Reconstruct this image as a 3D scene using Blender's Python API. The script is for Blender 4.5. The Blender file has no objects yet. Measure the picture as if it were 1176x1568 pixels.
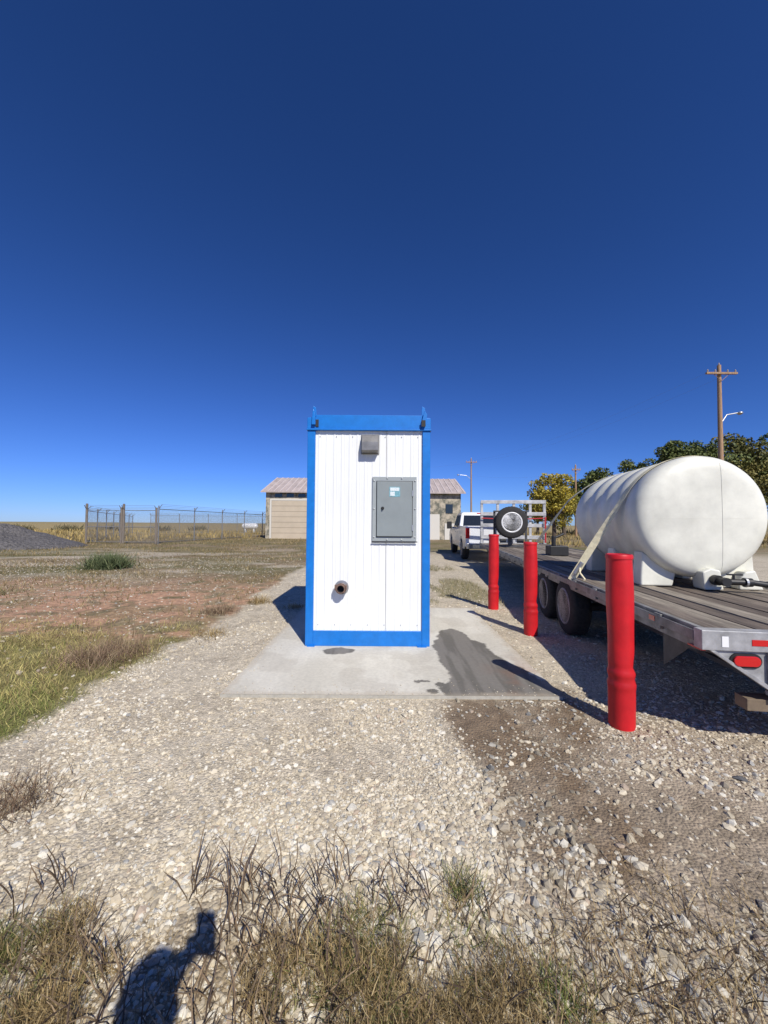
import bpy, bmesh, math, random
import numpy as np
from mathutils import Vector, Matrix
random.seed(7); rng=np.random.default_rng(7)
S=bpy.context.scene
R=math.radians

# ------------------------------------------------------------------ materials
def mat(name,col=(.5,.5,.5),rough=.6,metal=0.0,noise=None,bump=None,attr=None,col2=None,spec=.5,stretch=None,coat=0):
    m=bpy.data.materials.new(name); m.use_nodes=True
    nt=m.node_tree; N=nt.nodes; L=nt.links
    b=N['Principled BSDF']
    b.inputs['Roughness'].default_value=rough; b.inputs['Metallic'].default_value=metal
    b.inputs['Specular IOR Level'].default_value=spec
    if coat: b.inputs['Coat Weight'].default_value=coat
    tc=N.new('ShaderNodeTexCoord'); src=tc.outputs['Object']
    if stretch:
        mp=N.new('ShaderNodeMapping'); mp.inputs['Scale'].default_value=stretch
        L.new(src,mp.inputs['Vector']); src=mp.outputs['Vector']
    if attr:
        a=N.new('ShaderNodeAttribute'); a.attribute_name=attr; cs=a.outputs['Color']
    else:
        rgb=N.new('ShaderNodeRGB'); rgb.outputs[0].default_value=(*col,1); cs=rgb.outputs[0]
    if noise:
        sc,am=noise[0],noise[1]
        n=N.new('ShaderNodeTexNoise'); n.inputs['Scale'].default_value=sc; n.inputs['Detail'].default_value=6
        n.inputs['Roughness'].default_value=.65
        L.new(src,n.inputs['Vector'])
        if col2:
            mr=N.new('ShaderNodeMapRange'); mr.inputs[1].default_value=.5-.25/max(am,.01)*.3; mr.inputs[2].default_value=.5+.25/max(am,.01)*.3
            L.new(n.outputs['Fac'],mr.inputs[0])
            mx=N.new('ShaderNodeMix'); mx.data_type='RGBA'
            L.new(mr.outputs[0],mx.inputs['Factor']); L.new(cs,mx.inputs[6]); mx.inputs[7].default_value=(*col2,1)
            cs=mx.outputs[2]
        else:
            mr=N.new('ShaderNodeMapRange'); mr.inputs[1].default_value=.3; mr.inputs[2].default_value=.7
            mr.inputs[3].default_value=1-am; mr.inputs[4].default_value=1+am*.6
            L.new(n.outputs['Fac'],mr.inputs[0])
            mx=N.new('ShaderNodeVectorMath'); mx.operation='MULTIPLY'
            cb=N.new('ShaderNodeCombineXYZ')
            for i in range(3): L.new(mr.outputs[0],cb.inputs[i])
            L.new(cs,mx.inputs[0]); L.new(cb.outputs[0],mx.inputs[1]); cs=mx.outputs[0]
    L.new(cs,b.inputs['Base Color'])
    if bump:
        n2=N.new('ShaderNodeTexNoise'); n2.inputs['Scale'].default_value=bump[0]; n2.inputs['Detail'].default_value=5
        L.new(src,n2.inputs['Vector'])
        bp=N.new('ShaderNodeBump'); bp.inputs['Strength'].default_value=bump[1]; bp.inputs['Distance'].default_value=bump[2] if len(bump)>2 else .01
        L.new(n2.outputs['Fac'],bp.inputs['Height']); L.new(bp.outputs[0],b.inputs['Normal'])
    return m

M_white=mat('white_panel',(.80,.81,.79),.45,noise=(3,.07),bump=(6,.08,.01),stretch=(1,1,.3))
M_blue=mat('blue_paint',(.006,.17,.56),.38,noise=(9,.15),bump=(40,.08,.004))
M_grey=mat('grey_enclosure',(.24,.27,.27),.45,noise=(6,.08),bump=(60,.05,.003))
M_greyl=mat('grey_trim',(.33,.36,.36),.42,noise=(8,.08))
M_galv=mat('galvanised_steel',(.46,.47,.47),.42,.75,noise=(22,.2))
M_dark=mat('dark_gap',(.02,.02,.022),.7)
M_label=mat('label',(.20,.42,.48),.4,noise=(40,.5))
M_labelw=mat('label_white',(.7,.76,.76),.4,noise=(80,.3))
M_brass=mat('rusty_brass',(.26,.17,.13),.5,.4,noise=(60,.4))
M_red=mat('red_plastic',(.56,.012,.018),.48,noise=(4,.22),bump=(5,.3,.02),spec=.4)
M_tyre=mat('tyre_rubber',(.028,.027,.026),.85,noise=(20,.4))
M_steelw=mat('wheel_steel',(.30,.29,.28),.5,.3,noise=(20,.4))
M_trail=mat('trailer_silver',(.42,.42,.42),.5,.35,noise=(12,.35),bump=(60,.1,.003))
M_traild=mat('trailer_frame',(.08,.08,.082),.55,.2,noise=(10,.5))
M_redl=mat('red_lens',(.55,.01,.012),.15,coat=.5)
M_tapew=mat('tape_white',(.8,.8,.8),.35)
WD=dict(rough=.85,noise=(3,.6),bump=(14,.8,.008),stretch=(8,.7,8))
M_wood=mat('deck_wood',(.19,.155,.12),**WD)
M_wood2=mat('deck_wood_light',(.28,.24,.185),**WD)
M_wood3=mat('deck_wood_dark',(.14,.11,.085),**WD)
M_tank=mat('tank_poly',(.73,.72,.62),.40,noise=(2.4,.20),bump=(4,.15,.02),spec=.4)
M_strap=mat('strap_webbing',(.80,.72,.48),.8,noise=(30,.2))
M_strapr=mat('strap_red',(.45,.03,.04),.8,noise=(30,.2))
M_black=mat('black_plastic',(.02,.02,.02),.5,noise=(20,.3))
M_truck=mat('white_car_paint',(.72,.73,.74),.25,coat=.6,noise=(3,.04))
M_glass=mat('dark_glass',(.015,.018,.02),.06,spec=.8)
M_chrome=mat('chrome',(.6,.6,.6),.2,.9)
M_pole=mat('pole_wood',(.38,.24,.14),.9,noise=(6,.5),bump=(30,.5,.01),stretch=(6,6,.4))
M_post=mat('fence_post_wood',(.20,.17,.14),.9,noise=(8,.4),stretch=(5,5,.5))
M_fpost=mat('fence_steel',(.30,.30,.30),.5,.6,noise=(8,.3))
M_wire=mat('wire',(.16,.17,.2),.6)
M_gwall=mat('garage_wall',(.44,.38,.28),.8,noise=(.5,.15))
M_gpeel=mat('garage_peeling_wall',(.46,.40,.30),.85,noise=(1.6,.9),col2=(.13,.13,.10))
M_gdoor=mat('garage_door',(.50,.42,.31),.7,noise=(1,.1))
M_groof=mat('garage_roof',(.44,.37,.34),.6,noise=(.7,.3),stretch=(3,1,1))
M_gtrim=mat('garage_trim',(.6,.57,.5),.7)
M_mound=mat('dark_gravel',(.15,.14,.135),.95,noise=(7,.6),bump=(9,1,.2))
M_bark=mat('bark',(.10,.075,.055),.9,noise=(8,.4),bump=(20,.6,.03))
M_leaf=mat('leaf',attr='col',rough=.6,noise=(2,.25),spec=.25)
M_grass=mat('grass_blades',attr='col',rough=.75,spec=.2)
M_stone=mat('stone',attr='col',rough=.85,noise=(60,.18),spec=.25)
M_skin=mat('skin',(.45,.28,.2),.5,noise=(30,.08))
M_shirt=mat('shirt',(.12,.14,.18),.9,noise=(30,.2))
M_jeans=mat('jeans',(.05,.07,.13),.9,noise=(60,.2))
M_hair=mat('hair',(.05,.03,.02),.7,noise=(60,.4))

# ------------------------------------------------------------------ builders
def group(name,loc=(0,0,0),rz=0,sc=1):
    e=bpy.data.objects.new(name,None); S.collection.objects.link(e)
    e.location=loc; e.rotation_euler=(0,0,rz); e.scale=(sc,)*3; e.empty_display_size=.2
    return e
class MB:
    def __init__(s): s.v=[];s.f=[]
    def box(s,x0,x1,y0,y1,z0,z1):
        n=len(s.v)
        s.v+=[(x0,y0,z0),(x1,y0,z0),(x1,y1,z0),(x0,y1,z0),(x0,y0,z1),(x1,y0,z1),(x1,y1,z1),(x0,y1,z1)]
        s.f+=[(n,n+3,n+2,n+1),(n+4,n+5,n+6,n+7),(n,n+1,n+5,n+4),(n+1,n+2,n+6,n+5),(n+2,n+3,n+7,n+6),(n+3,n,n+4,n+7)]
        return s
    def tube(s,pts,rad,n=10,cap=True):
        pts=[Vector(p) for p in pts]
        if not hasattr(rad,'__len__'): rad=[rad]*len(pts)
        base=len(s.v); u=None
        for i,p in enumerate(pts):
            d=(pts[min(i+1,len(pts)-1)]-pts[max(i-1,0)]).normalized()
            if u is None:
                a=Vector((0,0,1)) if abs(d.z)<.9 else Vector((1,0,0))
                u=d.cross(a).normalized()
            else: u=(u-d*u.dot(d)).normalized()
            w=d.cross(u)
            for k in range(n):
                t=2*math.pi*k/n
                s.v.append(tuple(p+(u*math.cos(t)+w*math.sin(t))*rad[i]))
        for i in range(len(pts)-1):
            for k in range(n):
                a=base+i*n+k;b=base+i*n+(k+1)%n
                s.f.append((a,b,b+n,a+n))
        if cap:
            s.f.append(tuple(base+k for k in range(n))[::-1])
            s.f.append(tuple(base+(len(pts)-1)*n+k for k in range(n)))
        return s
    def prism(s,poly,axis,a,b):
        n=len(s.v);k=len(poly)
        def mk(p,t):
            return {'x':(t,p[0],p[1]),'y':(p[0],t,p[1]),'z':(p[0],p[1],t)}[axis]
        s.v+=[mk(p,a) for p in poly]+[mk(p,b) for p in poly]
        s.f.append(tuple(range(n,n+k))); s.f.append(tuple(range(n+k,n+2*k))[::-1])
        for i in range(k):
            j=(i+1)%k
            s.f.append((n+i,n+k+i,n+k+j,n+j))
        return s
    def revolve(s,prof,o,axis='z',n=48,close=True):
        base=len(s.v); o=Vector(o)
        for (r,t) in prof:
            for k in range(n):
                a=2*math.pi*k/n; c,sn=r*math.cos(a),r*math.sin(a)
                v={'z':(c,sn,t),'y':(c,t,sn),'x':(t,c,sn)}[axis]
                s.v.append(tuple(o+Vector(v)))
        for i in range(len(prof)-1):
            for k in range(n):
                a=base+i*n+k;b=base+i*n+(k+1)%n
                s.f.append((a,b,b+n,a+n))
        if close:
            s.f.append(tuple(base+k for k in range(n))[::-1])
            s.f.append(tuple(base+(len(prof)-1)*n+k for k in range(n)))
        return s
    def build(s,name,m,parent=None,bevel=0,smooth=False,seg=2):
        me=bpy.data.meshes.new(name); me.from_pydata(s.v,[],s.f); me.update()
        bm=bmesh.new(); bm.from_mesh(me); bmesh.ops.recalc_face_normals(bm,faces=bm.faces); bm.to_mesh(me); bm.free()
        ob=bpy.data.objects.new(name,me); S.collection.objects.link(ob)
        me.materials.append(m)
        if parent: ob.parent=parent
        if bevel:
            md=ob.modifiers.new('b','BEVEL'); md.width=bevel; md.segments=seg; md.limit_method='ANGLE'; md.angle_limit=R(40)
        if smooth:
            me.shade_smooth()
            try: me.set_sharp_from_angle(angle=R(42))
            except Exception: pass
        return ob
def mesh_np(name,V,F,m,col=None,parent=None,smooth=False):
    me=bpy.data.meshes.new(name); nv=len(V); nf,k=F.shape
    me.vertices.add(nv); me.vertices.foreach_set('co',np.ascontiguousarray(V,dtype=np.float32).ravel())
    me.loops.add(nf*k); me.loops.foreach_set('vertex_index',np.ascontiguousarray(F,dtype=np.int32).ravel())
    me.polygons.add(nf); me.polygons.foreach_set('loop_start',np.arange(0,nf*k,k,dtype=np.int32))
    me.update(calc_edges=True)
    if col is not None:
        for nm,c in (col.items() if isinstance(col,dict) else {'col':col}.items()):
            a=me.attributes.new(nm,'FLOAT_COLOR','POINT')
            c4=np.ones((nv,4),dtype=np.float32); c4[:,:3]=c
            a.data.foreach_set('color',c4.ravel())
    if smooth: me.shade_smooth()
    else:
        me.polygons.foreach_set('use_smooth',np.zeros(nf,dtype=bool))
    me.materials.append(m)
    ob=bpy.data.objects.new(name,me); S.collection.objects.link(ob)
    if parent: ob.parent=parent
    return ob

# ------------------------------------------------------------------ noise
def vn(x,y,seed=0):
    xi=np.floor(x).astype(np.int64); yi=np.floor(y).astype(np.int64); xf=x-xi; yf=y-yi
    xf=xf*xf*(3-2*xf); yf=yf*yf*(3-2*yf)
    def h(a,b):
        n=(a*374761393+b*668265263+seed*1442695041)&0xffffffff
        n=((n^(n>>13))*1274126177)&0xffffffff
        return ((n^(n>>16))&0xffff)/65535.0
    return (h(xi,yi)*(1-xf)+h(xi+1,yi)*xf)*(1-yf)+(h(xi,yi+1)*(1-xf)+h(xi+1,yi+1)*xf)*yf
def fbm(x,y,seed=0,o=4):
    t=0;a=.5;s=0
    for i in range(o):
        t=t+a*vn(x*2**i,y*2**i,seed+i*17); s+=a; a*=.5
    return t/s
def ss(a,b,x):
    t=np.clip((x-a)/(b-a),0,1); return t*t*(3-2*t)
def inpoly(x,y,P):
    r=np.zeros(x.shape,bool); j=len(P)-1
    for i in range(len(P)):
        xi,yi=P[i];xj,yj=P[j]
        c=((yi>y)!=(yj>y))&(x<(xj-xi)*(y-yi)/((yj-yi) if yj!=yi else 1e-9)+xi)
        r^=c; j=i
    return r
def height(x,y):
    near=.024*(fbm(x*2.5,y*2.5,3)-.55)
    far=ss(2.7,6,np.maximum(np.abs(x),y*.45))*.10*(fbm(x*.5,y*.5,5)-.5)
    slab=ss(0,.5,np.maximum(np.maximum(-1.4-x,x-1.55),np.maximum(3.35-y,y-6.85)))
    return near*(.4+.6*slab)+far*ss(50,20,np.hypot(x,y))

WETG=[(.50,3.6),(1.70,3.6),(1.66,3.1),(1.40,2.65),(1.25,2.3),(1.18,1.95),(1.08,1.70),(.9,1.85),(.78,1.62),(.62,1.8),(.72,2.1),(.58,2.4),(.60,2.8)]
WETS=[(.60,4.72),(.68,5.1),(.78,5.42),(.95,5.50),(1.09,5.2),(1.18,4.9),(1.30,4.35),(1.48,3.8),(1.62,3.55),(1.62,3.2),(.55,3.2),(.48,3.45),(.62,3.6),(.58,4.2)]
def gravel_mask(x,y):
    e=-2.5-.03*np.clip(y-4,0,20)+.45*(fbm(x*1.1,y*1.1,11)-.5)+.25*(fbm(x*5,y*5,12)-.5)
    m=ss(-.12,.12,x-e)*ss(24,16,y+4*(fbm(x*.3,y*.3,2)-.5))
    return m
def dirt_mask(x,y):
    q=fbm(x*1.3,y*1.3,41)
    d=ss(-.12,.2,x-(.36+.13*(y-1.4))+.45*(q-.5))*ss(3.7,3.2,y+.5*(q-.5))
    tracks=ss(.40,.56,fbm(x*.9+y*.5,y*.7-x*.3,43))
    return d*(.68+.32*np.maximum(tracks,ss(1.9,1.3,x)))
def lerp(a,b,t): return a*(1-t[...,None])+np.array(b)*t[...,None]

# ------------------------------------------------------------------ ground
def axis(lo,hi,step,far,g=1.09):
    a=list(np.arange(lo,hi,step)); s=step;x=a[-1]
    while x<far: s*=g; x+=s; a.append(x)
    s=step;x=a[0];b=[]
    while x>-far: s*=g; x-=s; b.append(x)
    return np.array(b[::-1]+a)
xs=axis(-5,4,.035,4000,1.06); ys=axis(.4,7.5,.035,4000,1.05)
X,Y=np.meshgrid(xs,ys); X=X.ravel();Y=Y.ravel()
Z=height(X,Y)
g=gravel_mask(X,Y)
n1=fbm(X*.9,Y*.9,21); n2=fbm(X*4,Y*4,22); n3=fbm(X*.25,Y*.6,23)
C=np.zeros((len(X),3))+np.array((.235,.175,.10))
C=lerp(C,(.33,.26,.165),ss(.45,.6,n1)*.7)
C=lerp(C,(.17,.145,.06),ss(.48,.62,n3)*.65)
pale=ss(.50,.58,fbm(X*.35,Y*1.1,31))*ss(9,12,Y)*ss(26,17,Y)
C=lerp(C,(.50,.43,.33),pale*.8)
green=ss(.5,.6,fbm(X*.3,Y*.8,37))*ss(9,12,Y)*ss(45,25,Y)
C=lerp(C,(.14,.135,.05),green*.55)
red=ss(4.4,5.4,Y+1.2*(n1-.5))*ss(11.5,8.0,Y+3*(n1-.5))
C=lerp(C,(.50,.295,.185),red*ss(.32,.5,n2)*.88)
C=lerp(C,(.22,.18,.09),red*ss(.54,.64,fbm(X*1.4,Y*2.2,39))*.5)
gr=ss(5.4,4.6,Y+1.5*(n1-.5))
C=lerp(C,(.22,.20,.07),gr*.85)
C=lerp(C,(.12,.135,.035),gr*ss(3.6,2.6,Y)*.6)
far=ss(38,60,Y+10*(n3-.5)); C=lerp(C,(.36,.28,.125),far*.85)
C=lerp(C,(.26,.23,.11),ss(150,700,Y)*.6)
dirt=dirt_mask(X,Y)
cg=np.zeros((len(X),3))+np.array((.51,.445,.335)); cg=lerp(cg,(.40,.34,.25),ss(.45,.65,n2)*.6)
cg=lerp(cg,(.36,.295,.215),dirt*.9)
cg=lerp(cg,(.27,.215,.15),dirt*ss(.5,.62,fbm(X*1.7,Y*1.7,57))*.6)
wx=X+.55*(fbm(X*3,Y*3,51)-.5); wy=Y+.45*(fbm(X*3,Y*3,52)-.5)
wet=np.zeros(len(X))
for dx,dy in ((0,0),(.05,0),(-.05,0),(0,.05),(0,-.05)): wet+=inpoly(wx+dx,wy+dy,WETG)/5
wet*=.4+.75*ss(.4,.58,fbm(X*3.5,Y*3.5,55)); wet=np.clip(wet,0,1)
cg=lerp(cg,(.185,.13,.078),wet*.85)
fore=ss(1.75,1.35,Y+.4*(n2-.5))*ss(.7,.2,X)
cg=lerp(cg,(.24,.18,.105),fore*.7)
for i in range(3): C[:,i]=C[:,i]*(1-g)+cg[:,i]*g
vg=ss(.45,.6,fbm(X*1.5,Y*.8,61))*ss(7.2,8,Y)*ss(15,12,Y)*ss(.6,1,X)*ss(2.6,2.2,X)
C=lerp(C,(.24,.21,.11),vg*.7)
nx,ny=len(xs),len(ys)
I=np.arange(nx*ny).reshape(ny,nx)
F=np.stack([I[:-1,:-1],I[:-1,1:],I[1:,1:],I[1:,:-1]],-1).reshape(-1,4)
aux=np.stack([g*(1-.55*dirt),wet,np.zeros_like(g)],-1)
def ground_mat():
    m=bpy.data.materials.new('ground_soil_and_gravel'); m.use_nodes=True; N=m.node_tree.nodes;L=m.node_tree.links
    b=N['Principled BSDF']; b.inputs['Specular IOR Level'].default_value=.25
    a=N.new('ShaderNodeAttribute');a.attribute_name='col'
    x=N.new('ShaderNodeAttribute');x.attribute_name='aux'
    sx=N.new('ShaderNodeSeparateColor'); L.new(x.outputs['Color'],sx.inputs[0])
    tc=N.new('ShaderNodeTexCoord')
    v=N.new('ShaderNodeTexVoronoi'); v.inputs['Scale'].default_value=70; L.new(tc.outputs['Object'],v.inputs['Vector'])
    v2=N.new('ShaderNodeTexVoronoi'); v2.inputs['Scale'].default_value=24; L.new(tc.outputs['Object'],v2.inputs['Vector'])
    n=N.new('ShaderNodeTexNoise'); n.inputs['Scale'].default_value=9; n.inputs['Detail'].default_value=10; n.inputs['Roughness'].default_value=.78
    L.new(tc.outputs['Object'],n.inputs['Vector'])
    sc=N.new('ShaderNodeSeparateColor'); L.new(v.outputs['Color'],sc.inputs[0])
    sc2=N.new('ShaderNodeSeparateColor'); L.new(v2.outputs['Color'],sc2.inputs[0])
    def math_(op,a_,b_):
        q=N.new('ShaderNodeMath');q.operation=op
        for i,t in enumerate((a_,b_)):
            if isinstance(t,(int,float)): q.inputs[i].default_value=t
            else: L.new(t,q.inputs[i])
        return q.outputs[0]
    cell=math_('ADD',math_('MULTIPLY',sc.outputs[0],.5),math_('MULTIPLY',sc2.outputs[0],.3))
    cell=math_('ADD',cell,.65)
    nr=N.new('ShaderNodeMapRange'); nr.inputs[1].default_value=.3;nr.inputs[2].default_value=.7;nr.inputs[3].default_value=.4;nr.inputs[4].default_value=1.5
    L.new(n.outputs['Fac'],nr.inputs[0])
    mx=N.new('ShaderNodeMix'); L.new(sx.outputs[0],mx.inputs[0]); L.new(nr.outputs[0],mx.inputs[2]); L.new(cell,mx.inputs[3])
    n3_=N.new('ShaderNodeMapRange'); n3_.inputs[1].default_value=.3;n3_.inputs[2].default_value=.7;n3_.inputs[3].default_value=.85;n3_.inputs[4].default_value=1.12
    L.new(n.outputs['Fac'],n3_.inputs[0])
    tot=math_('MULTIPLY',mx.outputs[0],n3_.outputs[0])
    vm=N.new('ShaderNodeVectorMath');vm.operation='SCALE'; L.new(a.outputs['Color'],vm.inputs[0]);L.new(tot,vm.inputs['Scale'])
    L.new(vm.outputs[0],b.inputs['Base Color'])
    rg=math_('SUBTRACT',.92,math_('MULTIPLY',sx.outputs[1],.35)); L.new(rg,b.inputs['Roughness'])
    hh=math_('ADD',math_('MULTIPLY',v.outputs['Distance'],-.7),math_('MULTIPLY',n.outputs['Fac'],.9))
    bp=N.new('ShaderNodeBump');bp.inputs['Strength'].default_value=.8;bp.inputs['Distance'].default_value=.014
    L.new(hh,bp.inputs['Height']);L.new(bp.outputs[0],b.inputs['Normal'])
    return m
mesh_np('ground',np.stack([X,Y,Z],-1),F,ground_mat(),{'col':C,'aux':aux},smooth=True)

# ------------------------------------------------------------------ gravel stones (one mesh)
bm=bmesh.new(); bmesh.ops.create_icosphere(bm,subdivisions=1,radius=1)
IV=np.array([v.co[:] for v in bm.verts]); IF=np.array([[v.index for v in f.verts] for f in bm.faces]); bm.free()
def stones(name,px,py,r,cols,sink=(-.35,.25)):
    n=len(px); V=np.repeat(IV[None],n,0)
    V=V*(1+rng.uniform(-.25,.25,(n,12,1)))
    V*=np.stack([rng.uniform(.8,1.3,n),rng.uniform(.6,1.0,n),rng.uniform(.45,.85,n)],-1)[:,None,:]
    th=rng.uniform(0,6.28,n); ph=rng.normal(0,.5,n)
    c,s=np.cos(ph)[:,None],np.sin(ph)[:,None]
    y=V[...,1]*c-V[...,2]*s; z=V[...,1]*s+V[...,2]*c; V[...,1]=y;V[...,2]=z
    c,s=np.cos(th)[:,None],np.sin(th)[:,None]
    x=V[...,0]*c-V[...,1]*s; y=V[...,0]*s+V[...,1]*c; V[...,0]=x;V[...,1]=y
    V*=r[:,None,None]
    V[...,0]+=px[:,None];V[...,1]+=py[:,None];V[...,2]+=(height(px,py)+r*rng.uniform(*sink,n))[:,None]
    Fq=(IF[None]+12*np.arange(n)[:,None,None]).reshape(-1,3)
    return mesh_np(name,V.reshape(-1,3),Fq,M_stone,np.repeat(cols,12,0))
n=240000
u=rng.random(n); a,b=.95,15.0; p=-.9
D=(a**p+u*(b**p-a**p))**(1/p)
PX=rng.uniform(-1.05,1.25,n)*np.maximum(D,1.2)
keep=(PX>-3.4)&(PX<4.6)
keep&=~((PX>-1.42)&(PX<1.57)&(D>3.33)&(D<6.87))
D=D[keep];PX=PX[keep]
gm=gravel_mask(PX,D)
dz=dirt_mask(PX,D)
dens=gm*(1-.86*dz)
dens*=.22+.78*ss(.40,.60,fbm(PX*1.6,D*1.6,71))
dens=np.where((D<1.7)&(PX<.5),dens*.6,dens)
k=rng.random(len(D))<dens
D=D[k];PX=PX[k];dz=dz[k]
r=np.exp(rng.normal(math.log(.0062),.50,len(D)))*(1+.40*dz)*(1+.05*D); r=np.clip(r,.003,.028)
cl=np.array([(.65,.58,.445),(.54,.47,.345),(.68,.64,.54),(.44,.38,.285),(.52,.45,.33),(.38,.37,.34),(.46,.37,.28)])
cc=cl[rng.choice(7,len(D),p=[.27,.24,.19,.14,.08,.055,.025])]*rng.uniform(.82,1.1,(len(D),1))
wn=inpoly(PX,D,WETG)
cc=cc*np.where(wn&(rng.random(len(D))<.45),.6,1)[:,None]
cc=cc*(1-.10*dz)[:,None]
stones('gravel',PX,D,r,np.clip(cc,0,.8))
n=9000; px=-2.4-rng.random(n)**.8*12; py=rng.uniform(3.5,17,n); k=np.abs(px)<py*1.15
px,py=px[k],py[k]
stones('field_stones',px,py,rng.uniform(.008,.026,len(px)),cl[rng.choice(7,len(px))]*.8)
px=np.array([2.12,1.72,1.85,1.35,.86,2.5,1.1,1.5,.95,2.2,1.0,1.9,-.5,-1.15,-.42,1.62]);py=np.array([2.32,1.95,1.62,2.2,2.55,2.9,2.0,1.55,1.5,1.9,2.7,2.5,2.1,2.5,1.95,2.3])
cr=np.array([(.13,.13,.13)]+[(.60,.53,.40)]*11+[(.30,.30,.29),(.22,.2,.17),(.45,.22,.18),(.6,.55,.45)])
stones('rocks',px,py,np.array([.035]+[.024,.028,.022,.026,.03,.022,.026,.02,.03,.024,.022,.017,.014,.012,.03]),cr,sink=(0,.3))

# ------------------------------------------------------------------ grass helpers
def blades(px,py,ln,lean,w,col,seg=3,tube=False,z0=None,ang=None,curl=0.0,taper=True):
    n=len(px); th=rng.uniform(0,6.283,n) if ang is None else ang
    zb=(height(px,py) if z0 is None else z0)-.005
    P=np.zeros((n,seg+1,3)); P[:,0]=np.stack([px,py,zb],-1)
    le=lean.copy()
    for i in range(1,seg+1):
        le=le+curl*rng.uniform(.2,1,n)/seg
        th=th+rng.normal(0,.25,n); dx,dy=np.cos(th),np.sin(th)
        st=(ln/seg)[:,None]*np.stack([dx*np.sin(le),dy*np.sin(le),np.cos(le)],-1)
        P[:,i]=P[:,i-1]+st
    K=3 if tube else 2
    wa=rng.uniform(0,6.283,n)
    V=np.zeros((n,seg+1,K,3))
    for i in range(seg+1):
        f=(1-.85*(i/seg)**1.5) if taper else (.40+.75*math.sin(math.pi*min(1,.08+i/seg*.88)))
        for k in range(K):
            aa=wa+k*2*math.pi/K
            V[:,i,k]=P[:,i]+np.stack([np.cos(aa),np.sin(aa),0*aa],-1)*(w*f)[:,None]/2
    fs=[]
    for i in range(seg):
        for k in range(K if K>2 else 1):
            k2=(k+1)%K
            fs.append((i*K+k,i*K+k2,(i+1)*K+k2,(i+1)*K+k))
    fs=np.array(fs); per=(seg+1)*K
    Fq=(fs[None]+per*np.arange(n)[:,None,None]).reshape(-1,4)
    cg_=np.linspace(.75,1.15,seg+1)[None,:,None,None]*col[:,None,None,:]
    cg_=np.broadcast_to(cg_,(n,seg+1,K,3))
    return V.reshape(-1,3),Fq,cg_.reshape(-1,3)
def join_bl(name,parts,m=M_grass):
    o=0;Vs=[];Fs=[];Cs=[]
    for V,Fq,c in parts: Vs.append(V);Fs.append(Fq+o);Cs.append(c);o+=len(V)
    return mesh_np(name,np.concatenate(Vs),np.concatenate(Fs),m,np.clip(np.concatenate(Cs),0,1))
def pick(cols,n,p=None,j=.25):
    c=np.array(cols); return c[rng.choice(len(c),n,p=p)]*rng.uniform(1-j,1+j,(n,1))
dryc=[(.40,.29,.135),(.29,.205,.09),(.18,.125,.058),(.48,.37,.19)]
grc=[(.12,.16,.04),(.19,.21,.06),(.26,.25,.09)]
stc=[(.15,.105,.065),(.23,.165,.10),(.10,.07,.05)]
# foreground weeds
parts=[]
n=90000
px=rng.uniform(-2.0,.60,n); py=rng.uniform(.80,1.78,n)
edge=1.42+.40*(fbm(px*2.5,px*0+3,81)-.5)
cl_=fbm(px*6,py*6,82)
k=(py<edge+.14*(rng.random(n)-.5))&(rng.random(n)<ss(.38,.54,cl_)*.9+.06)&(rng.random(n)<ss(.58,.2,px))
px,py=px[k],py[k]; n=len(px)
gp=ss(.50,.62,fbm(px*2,py*2,85))*.9+ss(-1.0,-1.5,px)*.9
isg=rng.random(n)<gp*.55
tone=(.55+.8*fbm(px*9,py*9,87))[:,None]
col=np.where(isg[:,None],pick(grc,n),pick(dryc,n))*tone
hm=.55+.8*cl_[k]
parts.append(blades(px,py,rng.uniform(.04,.12,n)*hm,rng.uniform(.2,1.3,n),rng.uniform(.0016,.003,n),col,3,curl=.6))
n=44000; px=rng.uniform(-1.7,.5,n); py=rng.uniform(.80,1.6,n); k=(rng.random(n)<ss(.38,.52,fbm(px*6,py*6,82)))&(py<1.40+.2*(fbm(px*3,px*0,83)-.5)); px,py=px[k],py[k];n=len(px)
parts.append(blades(px,py,rng.uniform(.02,.05,n),rng.uniform(0,1.5,n),rng.uniform(.0016,.0028,n),pick(dryc,n)*(.55+.8*fbm(px*9,py*9,87))[:,None],2,z0=height(px,py)+rng.uniform(0,.09,n)))
n=640; px=rng.normal(-.5,.58,n); py=1.66-rng.random(n)**1.2*.62
k=(px>-1.9)&(px<.42)&(fbm(px*3,py*3,90)>.42); px,py=px[k],py[k]; n=len(px)
parts.append(blades(px,py,rng.uniform(.07,.22,n),rng.uniform(.0,.6,n),rng.uniform(.0035,.0062,n),pick(stc,n),7,tube=True,curl=.9,taper=False))
join_bl('dry_weeds',parts)
def tuft(cx,cy,n,sp,lmin,lmax,cols,w=(.002,.0035),lean=(.1,.9),curl=.5,tube=False,seg=4,taper=True):
    px=rng.normal(cx,sp,n);py=rng.normal(cy,sp,n)
    return blades(px,py,rng.uniform(lmin,lmax,n),rng.uniform(*lean,n),rng.uniform(*w,n),pick(cols,n),seg,curl=curl,tube=tube,taper=taper)
parts=[]
for cx,cy,nn in ((1.25,1.3,420),(1.0,1.15,460),(.75,1.12,460),(1.5,1.45,200),(.85,1.5,120),(1.15,1.62,110),(.6,1.35,220),(.45,1.15,400),(.95,1.35,220)):
    parts.append(tuft(cx,cy,nn,.11,.04,.13,dryc,lean=(.3,1.4)))
    parts.append(tuft(cx,cy,nn//6,.12,.06,.16,stc,(.003,.005),(.3,1.35),tube=True,taper=False))
join_bl('dry_weeds',parts)
join_bl('grass_tuft',[tuft(.34,1.60,170,.035,.06,.14,grc),tuft(.30,1.55,90,.04,.05,.12,dryc)])
join_bl('grass_tuft',[tuft(.57,1.24,240,.05,.06,.13,grc),tuft(.68,1.2,90,.07,.05,.12,dryc)])
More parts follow.
